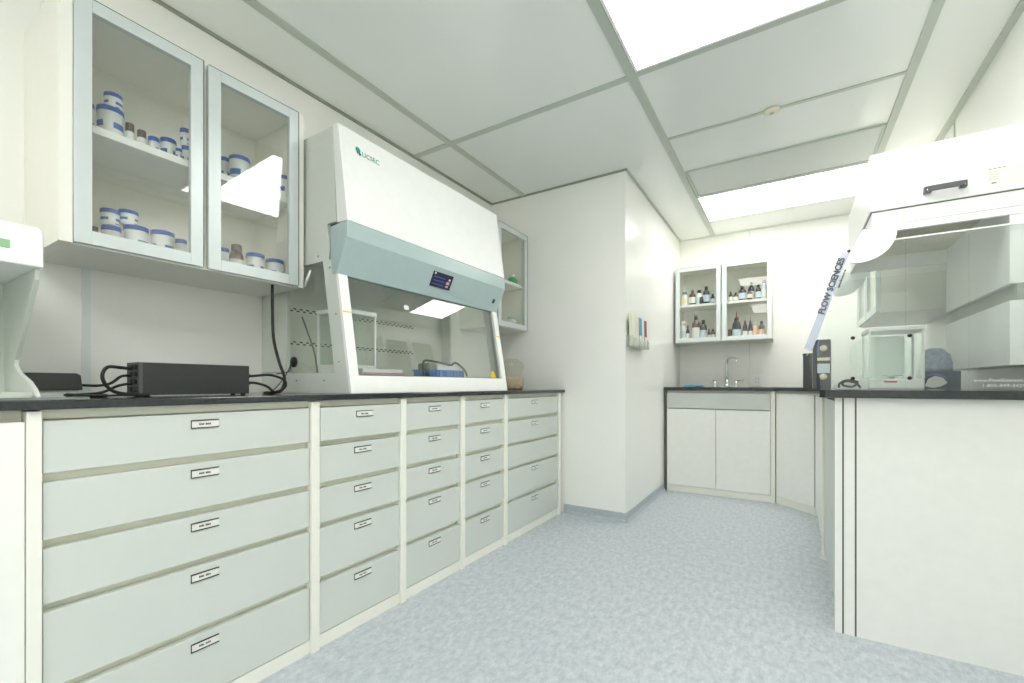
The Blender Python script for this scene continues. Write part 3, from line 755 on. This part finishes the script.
# right run
XRF = .17
def rcab(y0, y1, label, doors, m_=WHITE):
    t = thing('base_cabinet', label, 'cabinet', (.5, (y0+y1)/2, 0), 'right-hand base cabinets')
    B(XRF+.022, .826, y0, y1, .06, .948).build('body', CREAM, t)
    B(XRF+.012, .826, y0, y1, 0, .06).build('plinth', CREAM, t)
    w = (y1-y0)/doors
    for k in range(doors): B(XRF, XRF+.020, y0+k*w+.003, y0+(k+1)*w-.003, .064, .93).build('door', m_, t, .0012)
    return t
t = rcab(3.125, 4.10, 'right-hand base cabinet next to the corner cabinet', 2)
B(XRF-.010, .826, 3.09, 3.123, 0, .948).build('side_panel', CREAM, t, .0012)
t = rcab(2.245, 3.088, 'right-hand base cabinet ending in large white panel with two dark grooves', 2, SAGE)
m = MB().use(WHITE); ye = 2.222
m.box(.158, .1815, ye, ye+.02, 0, .948); m.box(.1875, .222, ye, ye+.02, 0, .948); m.box(.228, .826, ye, ye+.02, 0, .948); m.box(.158, .826, ye+.02, ye+.022, .0, .948)
m.use(DARKGAP); m.box(.1815, .1875, ye+.001, ye+.019, 0, .948); m.box(.222, .228, ye+.001, ye+.019, 0, .948)
m.build('end_panel', None, t)
# L-shaped worktop with sink cut-out
m = MB()
def slab(poly): m.prism(poly, 'z', ZC0, ZC1)
sx0, sx1, sy0, sy1 = -.80, -.30, 4.46, 4.84
m.box(-1.003, sx0, 4.325, YB-.002, ZC0, ZC1); m.box(sx1, -.105, 4.325, YB-.002, ZC0, ZC1)
m.box(sx0, sx1, 4.325, sy0, ZC0, ZC1); m.box(sx0, sx1, sy1, YB-.002, ZC0, ZC1)
slab([(-.105, 4.325), (.125, 4.095), (.826, 4.095), (.826, YB-.002), (-.105, YB-.002)])
slab([(.105+.018, 2.175), (.105, 2.193), (.105, 4.095), (.826, 4.095), (.826, 2.175)])
tag(m.build('countertop', BLACKTOP), 'dark worktop running from the sink round the corner under the fume enclosure', 'countertop')
# sink
t = thing('sink', 'stainless steel sink basin set in the back worktop below the faucet', 'sink', (-.55, 4.65, .8))
m = MB(); g = .003
x0, x1, y0, y1, zb = sx0+.002, sx1-.002, sy0+.002, sy1-.002, .80
m.box(x0, x1, y0, y1, zb, zb+g); m.box(x0, x0+g, y0, y1, zb, ZC1); m.box(x1-g, x1, y0, y1, zb, ZC1); m.box(x0, x1, y0, y0+g, zb, ZC1); m.box(x0, x1, y1-g, y1, zb, ZC1)
m.build('basin', SILVER, t)
m = MB(); m.box(x0-.012, x1+.012, y0-.012, y0+.004, ZC1+.0003, ZC1+.003); m.box(x0-.012, x1+.012, y1-.004, y1+.012, ZC1+.0003, ZC1+.003); m.box(x0-.012, x0+.004, y0+.004, y1-.004, ZC1+.0003, ZC1+.003); m.box(x1-.004, x1+.012, y0+.004, y1-.004, ZC1+.0003, ZC1+.003)
m.build('rim', CHROME, t)
MB().lathe([(0, 0), (.03, 0), (.03, .003), (0, .003)], -.55, 4.65, zb+g).build('drain', CHROME, t)
# faucet
YQ = 4.93; xf = x_at(727, YQ)
t = thing('faucet', 'chrome gooseneck faucet with two taps behind the sink', 'faucet', (xf, YQ, ZC1))
MB().tube([(xf, YQ, ZC1+.03), (xf-.002, YQ, 1.14), (xf-.002, YQ, 1.22), (xf+.012, YQ-.01, 1.262), (xf+.05, YQ-.03, 1.272), (xf+.085, YQ-.05, 1.25), (xf+.088, YQ-.052, 1.215)], .0095).build('spout', CHROME, t)
MB().lathe([(0, 0), (.026, 0), (.026, .008), (.017, .03), (.012, .10), (0, .10)], xf, YQ, ZC1).build('base', CHROME, t)
for u, lv in ((715, -.02), (736, .07)):
    xx = x_at(u, YQ)
    o = MB().lathe([(0, 0), (.02, 0), (.02, .006), (.012, .02), (.011, .065), (0, .068)], xx, YQ, ZC1).build('tap', CHROME, t)
    MB().tube([(xx, YQ, ZC1+.058), (xx+lv, YQ-.02, ZC1+.075)], .006, smooth=False).build('lever', CHROME, o)
MB().box(x_at(715, YQ), x_at(736, YQ), YQ-.008, YQ+.008, ZC1+.0005, ZC1+.012).build('bridge', CHROME, t)
# blue packet
xb = x_at(694, 4.42)
t = thing('wipes_packet', 'flat light blue packet lying on worktop left of the sink', 'packet', (xb, 4.42, ZC1))
MB().prism([(xb-.09, ZC1+.0005), (xb+.09, ZC1+.0005), (xb+.085, ZC1+.02), (xb+.03, ZC1+.018), (xb-.02, ZC1+.022), (xb-.08, ZC1+.014)], 'y', 4.385, 4.435).build('wrapper', CYANP, t, .004)
B(xb+.02, xb+.07, 4.383, 4.3848, ZC1+.003, ZC1+.013).build('printed_panel', BLUEPR, t)
# outlet
xo = x_at(757, 5.085)
t = thing('wall_outlet', 'white double wall outlet on back wall right of the faucet', 'outlet', (xo, 5.085, 1.03))
B(xo-.035, xo+.035, YB-.007, YB-.0005, .99, 1.10).build('plate', TUBW, t, .002)
m = MB()
for z in (1.025, 1.065): m.box(xo-.012, xo-.008, YB-.008, YB-.007, z-.006, z+.006); m.box(xo+.008, xo+.012, YB-.008, YB-.007, z-.006, z+.006)
m.build('socket', DARKGAP, t)

# ------------------------------------------------------------------ leaflet rack on boxed-out wall
t = thing('leaflet_rack', 'clear wall rack on the right face of the boxed-out wall', 'rack', (CX, 3.42, 1.28))
m = MB(); xr = CX
m.box(xr-.0005, xr+.003, 3.20, 3.62, 1.283, 1.47); m.box(xr+.055, xr+.058, 3.20, 3.62, 1.283, 1.345); m.box(xr+.003, xr+.055, 3.20, 3.62, 1.283, 1.286)
m.box(xr+.003, xr+.055, 3.20, 3.203, 1.283, 1.36); m.box(xr+.003, xr+.055, 3.617, 3.62, 1.283, 1.36)
m.build('tray', glass('rack_plastic', (248, 249, 246), refl=.6, haze=.15), t)
LF = [(3.215, 3.29, 1.53, GREENP, 'pale green booklet at the near end of the wall rack', (226, 230, 212)),
      (3.300, 3.385, 1.525, None, 'cream booklet second from the near end of the wall rack', (234, 222, 202)),
      (3.395, 3.47, 1.515, None, 'blue-and-white leaflet in the middle of the wall rack', (92, 160, 196)),
      (3.480, 3.535, 1.515, None, 'pale leaflet between the blue leaflet and red booklet, wall rack', (226, 226, 220)),
      (3.545, 3.61, 1.51, None, 'dark red booklet at the far end of the wall rack', (128, 76, 80))]
for k, (a, b, zt, _, lb, c) in enumerate(LF):
    mm = MB().use(mat('leaflet_%d' % k, c, .6))
    mm.prism([(xr+.020, 1.2865), (xr+.042, 1.2865), (xr+.038, zt), (xr+.016, zt)], 'y', a, b)
    mm.use(PAPER)
    if k in (1, 2, 4): mm.prism([(xr+.0422, 1.29), (xr+.0428, 1.29), (xr+.0412, 1.38), (xr+.0406, 1.38)], 'y', a+.008, b-.008)
    tag(mm.build('booklet', None), lb, 'booklet', 'booklets in the wall rack')

# ------------------------------------------------------------------ fume enclosure on the right worktop
YN, YFAR, XB = 2.45, 3.29, .72
FH = thing('fume_enclosure', 'white-topped clear acrylic ventilated enclosure on the right-hand worktop', 'fume enclosure', (.5, 2.87, ZC1))
hd = B(.298, .815, YN, YFAR, 1.747, 1.992).build('filter_head', PWHITE, FH, .004)
B(.304, .815, YN+.006, YFAR-.006, 1.743, 1.747).build('seal_strip', DARKGAP, FH)
m = MB().use(PWHITE); m.box(.305, .815, YN+.008, YN+.03, 1.655, 1.743); m.box(.305, .815, YFAR-.03, YFAR-.008, 1.655, 1.743); m.box(.305, .325, YN+.03, YFAR-.03, 1.655, 1.743)
m.use(GRID); m.box(.306, .815, YN+.0072, YN+.008, 1.682, 1.6845)
m.build('lower_collar', None, FH)
B(.33, .81, YN+.035, YFAR-.035, 1.728, 1.743).build('filter_grille', mat('filter_grille', (226, 222, 206), .6, noise=.2, nscale=120), FH)
# handle on near face
xh0, xh1 = x_at(923, YN), x_at(966, YN); zh = z_at(188, (xh0+xh1)/2, YN)
hn = MB(); hn.use(mat('handle_black', (92, 94, 96), .35))
hn.box(xh0+.01, xh1-.01, YN-.030, YN-.018, zh-.010, zh+.010)
for x in (xh0, xh1-.022):
    hn.box(x, x+.022, YN-.022, YN-.0005, zh-.014, zh+.012)
hn.use(CHROME)
for x in (xh0+.011, xh1-.011): hn.lathe([(0, 0), (.005, 0), (.005, -.0035), (0, -.0035)], x, YN-.022, zh-.004, n=10, axis='y')
hn.build('handle', None, hd, .002)
# label sheet
xl0, xl1 = x_at(987, YN), x_at(1024, YN)+.05; zl0 = 1.772; zl1 = 1.842
m = MB().use(mat('yellowed_label', (240, 239, 226), .6)); m.box(xl0, xl1, YN-.0012, YN-.0002, zl0, zl1)
m.use(mat('label_ink', (150, 150, 125), .6))
for k in range(4): m.box(xl0+.004+k*.013, xl0+.012+k*.013, YN-.0016, YN-.0012, zl1-.006, zl1-.002)
for k in range(4): m.box(xl0+.004, xl0+.03+.004*(k % 2), YN-.0016, YN-.0012, zl1-.018-.009*k, zl1-.0165-.009*k)
m.box(xl0+.012, xl0+.026, YN-.0016, YN-.0012, zl0+.008, zl0+.014)
m.build('paper_label', None, hd)
# back plenum with slot
m = MB().use(PWHITE); m.box(XB, .815, YN+.012, YFAR-.012, 1.0775, 1.325); m.box(XB, .815, YN+.012, YFAR-.012, 1.39, 1.735); m.use(mat('baffle_slot', (170, 174, 164), .5)); m.box(XB+.02, .815, YN+.012, YFAR-.012, 1.325, 1.39)
m.build('rear_baffle', None, FH)
m = MB().use(PWHITE)
for k, z in enumerate((1.30, 1.45, 1.60)):
    pass
# side panels (acrylic) : near and far
def arcpts(cx, cz, r, a0, a1, n=14): return [(cx+r*math.cos(a0+(a1-a0)*k/n), cz+r*math.sin(a0+(a1-a0)*k/n)) for k in range(n+1)]
sidep = [(.125, ZC1+.0005), (.105, 1.17), (.228, 1.575), (.295, 1.62), (.815, 1.62), (.815, ZC1+.0005)]
for nm, y0 in (('side_panel', YN), ('side_panel', YFAR-.006)):
    MB().prism(sidep, 'y', y0, y0+.006).build(nm, ACRYL, FH)
B(.305, .815, YN-.001, YN+.007, 1.612, 1.618).build('panel_edge', PWHITE, FH)
m = MB()
for x in (x_at(905.5, YN), x_at(969, YN)): m.box(x-.0012, x+.0012, YN-.0006, YN, ZC1+.0006, 1.612)
m.build('panel_seam', ACRYL, FH)
# white rounded hinge plates
hp = [(.27, 1.672), (.386, 1.674)]+arcpts(.262, 1.655, .124, -.02, -PI/2-.25, 12)+[(.222, 1.565)]
for y0 in (YN-.012, YFAR+.001):
    MB().prism(hp, 'y', y0, y0+.010).build('hinge_plate', PWHITE, FH)
# front sash (tilted)
SA = Vector((.222, 0, 1.578)); SB = Vector((.095, 0, 1.18))
sl = (SB-SA).normalized(); sn = Vector((sl.z, 0, -sl.x))   # normal
if sn.x > 0: sn = -sn
def sashpt(f, y, d): p = SA+(SB-SA)*f+sn*d; return (p.x, y, p.z)
m = MB(); P = []
for y in (YN-.004, YFAR+.004):
    for f, d in ((0, 0), (1, 0), (1, .006), (0, .006)): P.append(m.bm.verts.new(sashpt(f, y, d)))
for i in ((0,1,2,3),(7,6,5,4),(0,4,5,1),(1,5,6,2),(2,6,7,3),(3,7,4,0)): m._f([P[k] for k in i])
so = m.build('front_sash', ACRYL, FH)
# print along the sash edge
def edgept(f, off): p = SA+(SB-SA)*f+sn*off; return p
m = MB(); P = [(lambda q: (q.x, q.z))(edgept(f, o)) for f, o in ((-.01, -.002), (1.06, -.002), (1.06, .030), (-.01, .024))]
m.prism(P, 'y', YN-.0075, YN-.0045); m.build('edge_strip', glass('lilac_film', (222, 226, 246), refl=.3, haze=.35), so)
def textM(f, off): q = edgept(f, off); return frame_at(Vector((q.x, YN-.008, q.z)), -sl, sn, Vector((0, -1, 0)))
m = MB(); m.text('FLOW SCIENCES', .034, textM(.66, .006), wide=1.0, bold=.0014); m.text('enclosure', .013, textM(.36, -.014), wide=1.6, bold=.0005)
m.build('printed_lettering', mat('dark_print', (60, 66, 66), .5), so, norm=False)
for f in (.0, .35, 1.0):
    pass
MB().lathe([(0, 0), (.006, 0), (.006, .004), (0, .004)], *sashpt(-.03, YN, .002), n=10, axis='y').build('hinge_pin', RUBBER, so)
# round port cover with four knobs
pcx, pcz = .332, 1.12
pc = MB().prism([(pcx+.105*math.cos(a*PI/24), pcz+.105*math.sin(a*PI/24)) for a in range(48)], 'y', YN-.004, YN-.0005).build('port_cover', glass('port_acrylic', (248, 252, 250), refl=.8, haze=.04), FH)
for x in (.2376, .426):
    for z in (1.206, 1.029):
        MB().lathe([(0, 0), (.007, 0), (.008, -.006), (.006, -.011), (0, -.011)], x, YN, z, n=12, axis='y').build('knob', RUBBER, FH)
m = MB(); Mx = lambda x, z: frame_at(Vector((x, YN-.0008, z)), Vector((1, 0, 0)), Vector((0, 0, 1)), Vector((0, -1, 0)))
m.text('www.FlowSciences.com', .0175, Mx(.617, 1.013), wide=1.0); m.text('1-800-849-3429', .0175, Mx(.640, .992), wide=1.05)
m.build('printed_lettering', mat('white_print', (250, 250, 250), .5), FH, norm=False)

# balance inside enclosure
bx0, bx1, by0, by1 = .338, .548, 2.83, 3.06
t = glass_balance(bx0, bx1, by0, by1, ZC1+.0005, 1.285, 'white glass-sided analytical balance inside the acrylic enclosure')
m = MB().use(PWHITE)
m.prism([(.213, ZC1+.0005), (.337, ZC1+.0005), (.337, 1.030), (.30, 1.032), (.235, 1.010), (.215, .995)], 'y', by0, by1)
m.use(REDP); xq0, xq1 = x_at(884, by0), x_at(897, by0)
m.box(xq0, xq1, by0-.001, by0-.0002, 1.012, 1.020)
m.build('control_panel', None, t, .003)
B(bx0+.03, bx1-.04, by1-.03, by1-.026, ZC1+.06, 1.255).build('inner_panel', PWHITE, t)
# cable bundle left of balance
tag(MB().tube([(.215, 2.80, ZC1+.008), (.22, 2.79, ZC1+.03), (.25, 2.78, ZC1+.045), (.29, 2.79, ZC1+.035), (.27, 2.80, ZC1+.012), (.23, 2.79, ZC1+.02), (.24, 2.78, ZC1+.038), (.28, 2.77, ZC1+.03), (.30, 2.78, ZC1+.007)], .005).build('cable_bundle', RUBBER), 'coiled black cable at the left foot of the analytical balance', 'cable')
# dark printed carton with blue netting mound
t = thing('glove_box', 'dark blue printed carton right of the analytical balance', 'carton', (.635, 3.02, ZC1))
B(.565, .703, 2.96, 3.10, ZC1+.0005, 1.068).build('carton', NAVY, t, .0015)
m = MB()
def sw(pts, mt):
    m.use(mt); m._f([m.bm.verts.new((x, 2.9585, z)) for x, z in pts])
sw([(.572, .995), (.585, 1.03), (.61, 1.045), (.64, 1.035), (.655, 1.01), (.63, .992), (.60, .986)], PAPER)
sw([(.575, 1.045), (.60, 1.058), (.63, 1.055), (.655, 1.035), (.64, 1.04), (.61, 1.05)], BLUEPR)
m.use(PEACH); m._f([m.bm.verts.new((x, 2.958, z)) for x, z in ((.58, 1.018), (.62, 1.03), (.648, 1.02), (.62, 1.026))])
m.build('printed_picture', None, t, norm=False)
m = MB(); r = random.Random(4); n = 26; rings = []
for i in range(9):
    f = i/8; rad = math.cos(f*PI/2*.96)**.55
    rings.append([m.bm.verts.new((.622+.062*rad*math.cos(2*PI*k/n)*(1+r.uniform(-.13, .13)), 3.02+.055*rad*math.sin(2*PI*k/n)*(1+r.uniform(-.13, .13)), 1.0695+.112*math.sin(f*PI/2)*(1+r.uniform(-.04, .04)*(i > 0)))) for k in range(n)])
for a, b in zip(rings, rings[1:]):
    for k in range(n):
        f_ = m._f([a[k], a[(k+1) % n], b[(k+1) % n], b[k]]); f_.smooth = True
m._f(rings[0][::-1]); m._f(rings[-1])
tag(m.build('hair_net_pile', MESHB), 'crumpled heap of blue-grey netting on the dark printed carton', 'netting')

# dark cartons at corner of the right worktop
xc0, xc1 = x_at(816.5, 3.0), x_at(830.5, 3.0)
t = thing('storage_carton', 'tall dark carton with two cream circles at left end of right worktop', 'carton', ((xc0+xc1)/2, 3.15, ZC1))
# slightly fanned: left face visible
MB().prism([(xc0, 3.0), (xc1, 3.0), (xc1+.02, 3.26), (xc0-.008, 3.26)], 'z', ZC1+.0005, 1.252).build('case', mat('dark_carton', (66, 70, 74), .5), t, .0015)
m = MB(); xm = (xc0+xc1)/2
m.use(CREAMP)
for z in (1.203, 1.046): m.lathe([(0, 0), (.0175, 0), (.0175, -.0012), (0, -.0012)], xm, 2.9998, z, n=20, axis='y')
m.use(CREAMP); m.box(xc0+.003, xc1-.003, 2.998, 2.9998, 1.135, 1.152)
m.use(LB); m.box(xc0+.003, xc1-.003, 2.998, 2.9998, 1.066, 1.118)
m.use(BLACK)
for k in range(3): m.box(xc0+.010+k*.017, xc0+.022+k*.017, 2.9984, 2.9998, 1.119, 1.130)
m.use(BLUEPR); m.box(xc0+.003, xc0+.010, 2.9982, 2.9998, 1.16, 1.245)
m.build('spine_print', None, t)
YK = 3.75; xk0, xk1 = .118, .118+.09
xk0 = x_at(803.5, 4.20); xk1 = x_at(812.5, 4.20)
t = thing('small_carton', 'plain dark carton on the worktop corner behind the cream-circled carton', 'carton', ((xk0+xk1)/2, 4.3, ZC1))
B(xk0, xk1, 4.20, 4.38, ZC1+.0005, z_at(355, xk0, 4.2)).build('case', mat('dark_carton2', (84, 86, 88), .5), t, .002)
B(xk0-.003, xk1+.003, 4.197, 4.383, z_at(355, xk0, 4.2), z_at(355, xk0, 4.2)+.012).build('lid', mat('dark_carton2', (84, 86, 88), .5), t, .002)

# ------------------------------------------------------------------ world and view
w = bpy.data.worlds.new('world'); scn.world = w; w.use_nodes = True
w.node_tree.nodes['Background'].inputs[0].default_value = (.8, .85, .85, 1); w.node_tree.nodes['Background'].inputs[1].default_value = .3
scn.view_settings.view_transform = 'Standard'; scn.view_settings.look = 'None'
scn.view_settings.gamma = 1; scn.view_settings.use_curve_mapping = False
scn.view_settings.exposure = 0.14
scn.cycles.use_denoising = True
scn.cycles.max_bounces = 14; scn.cycles.diffuse_bounces = 8; scn.cycles.transparent_max_bounces = 24
scn.cycles.caustics_reflective = False
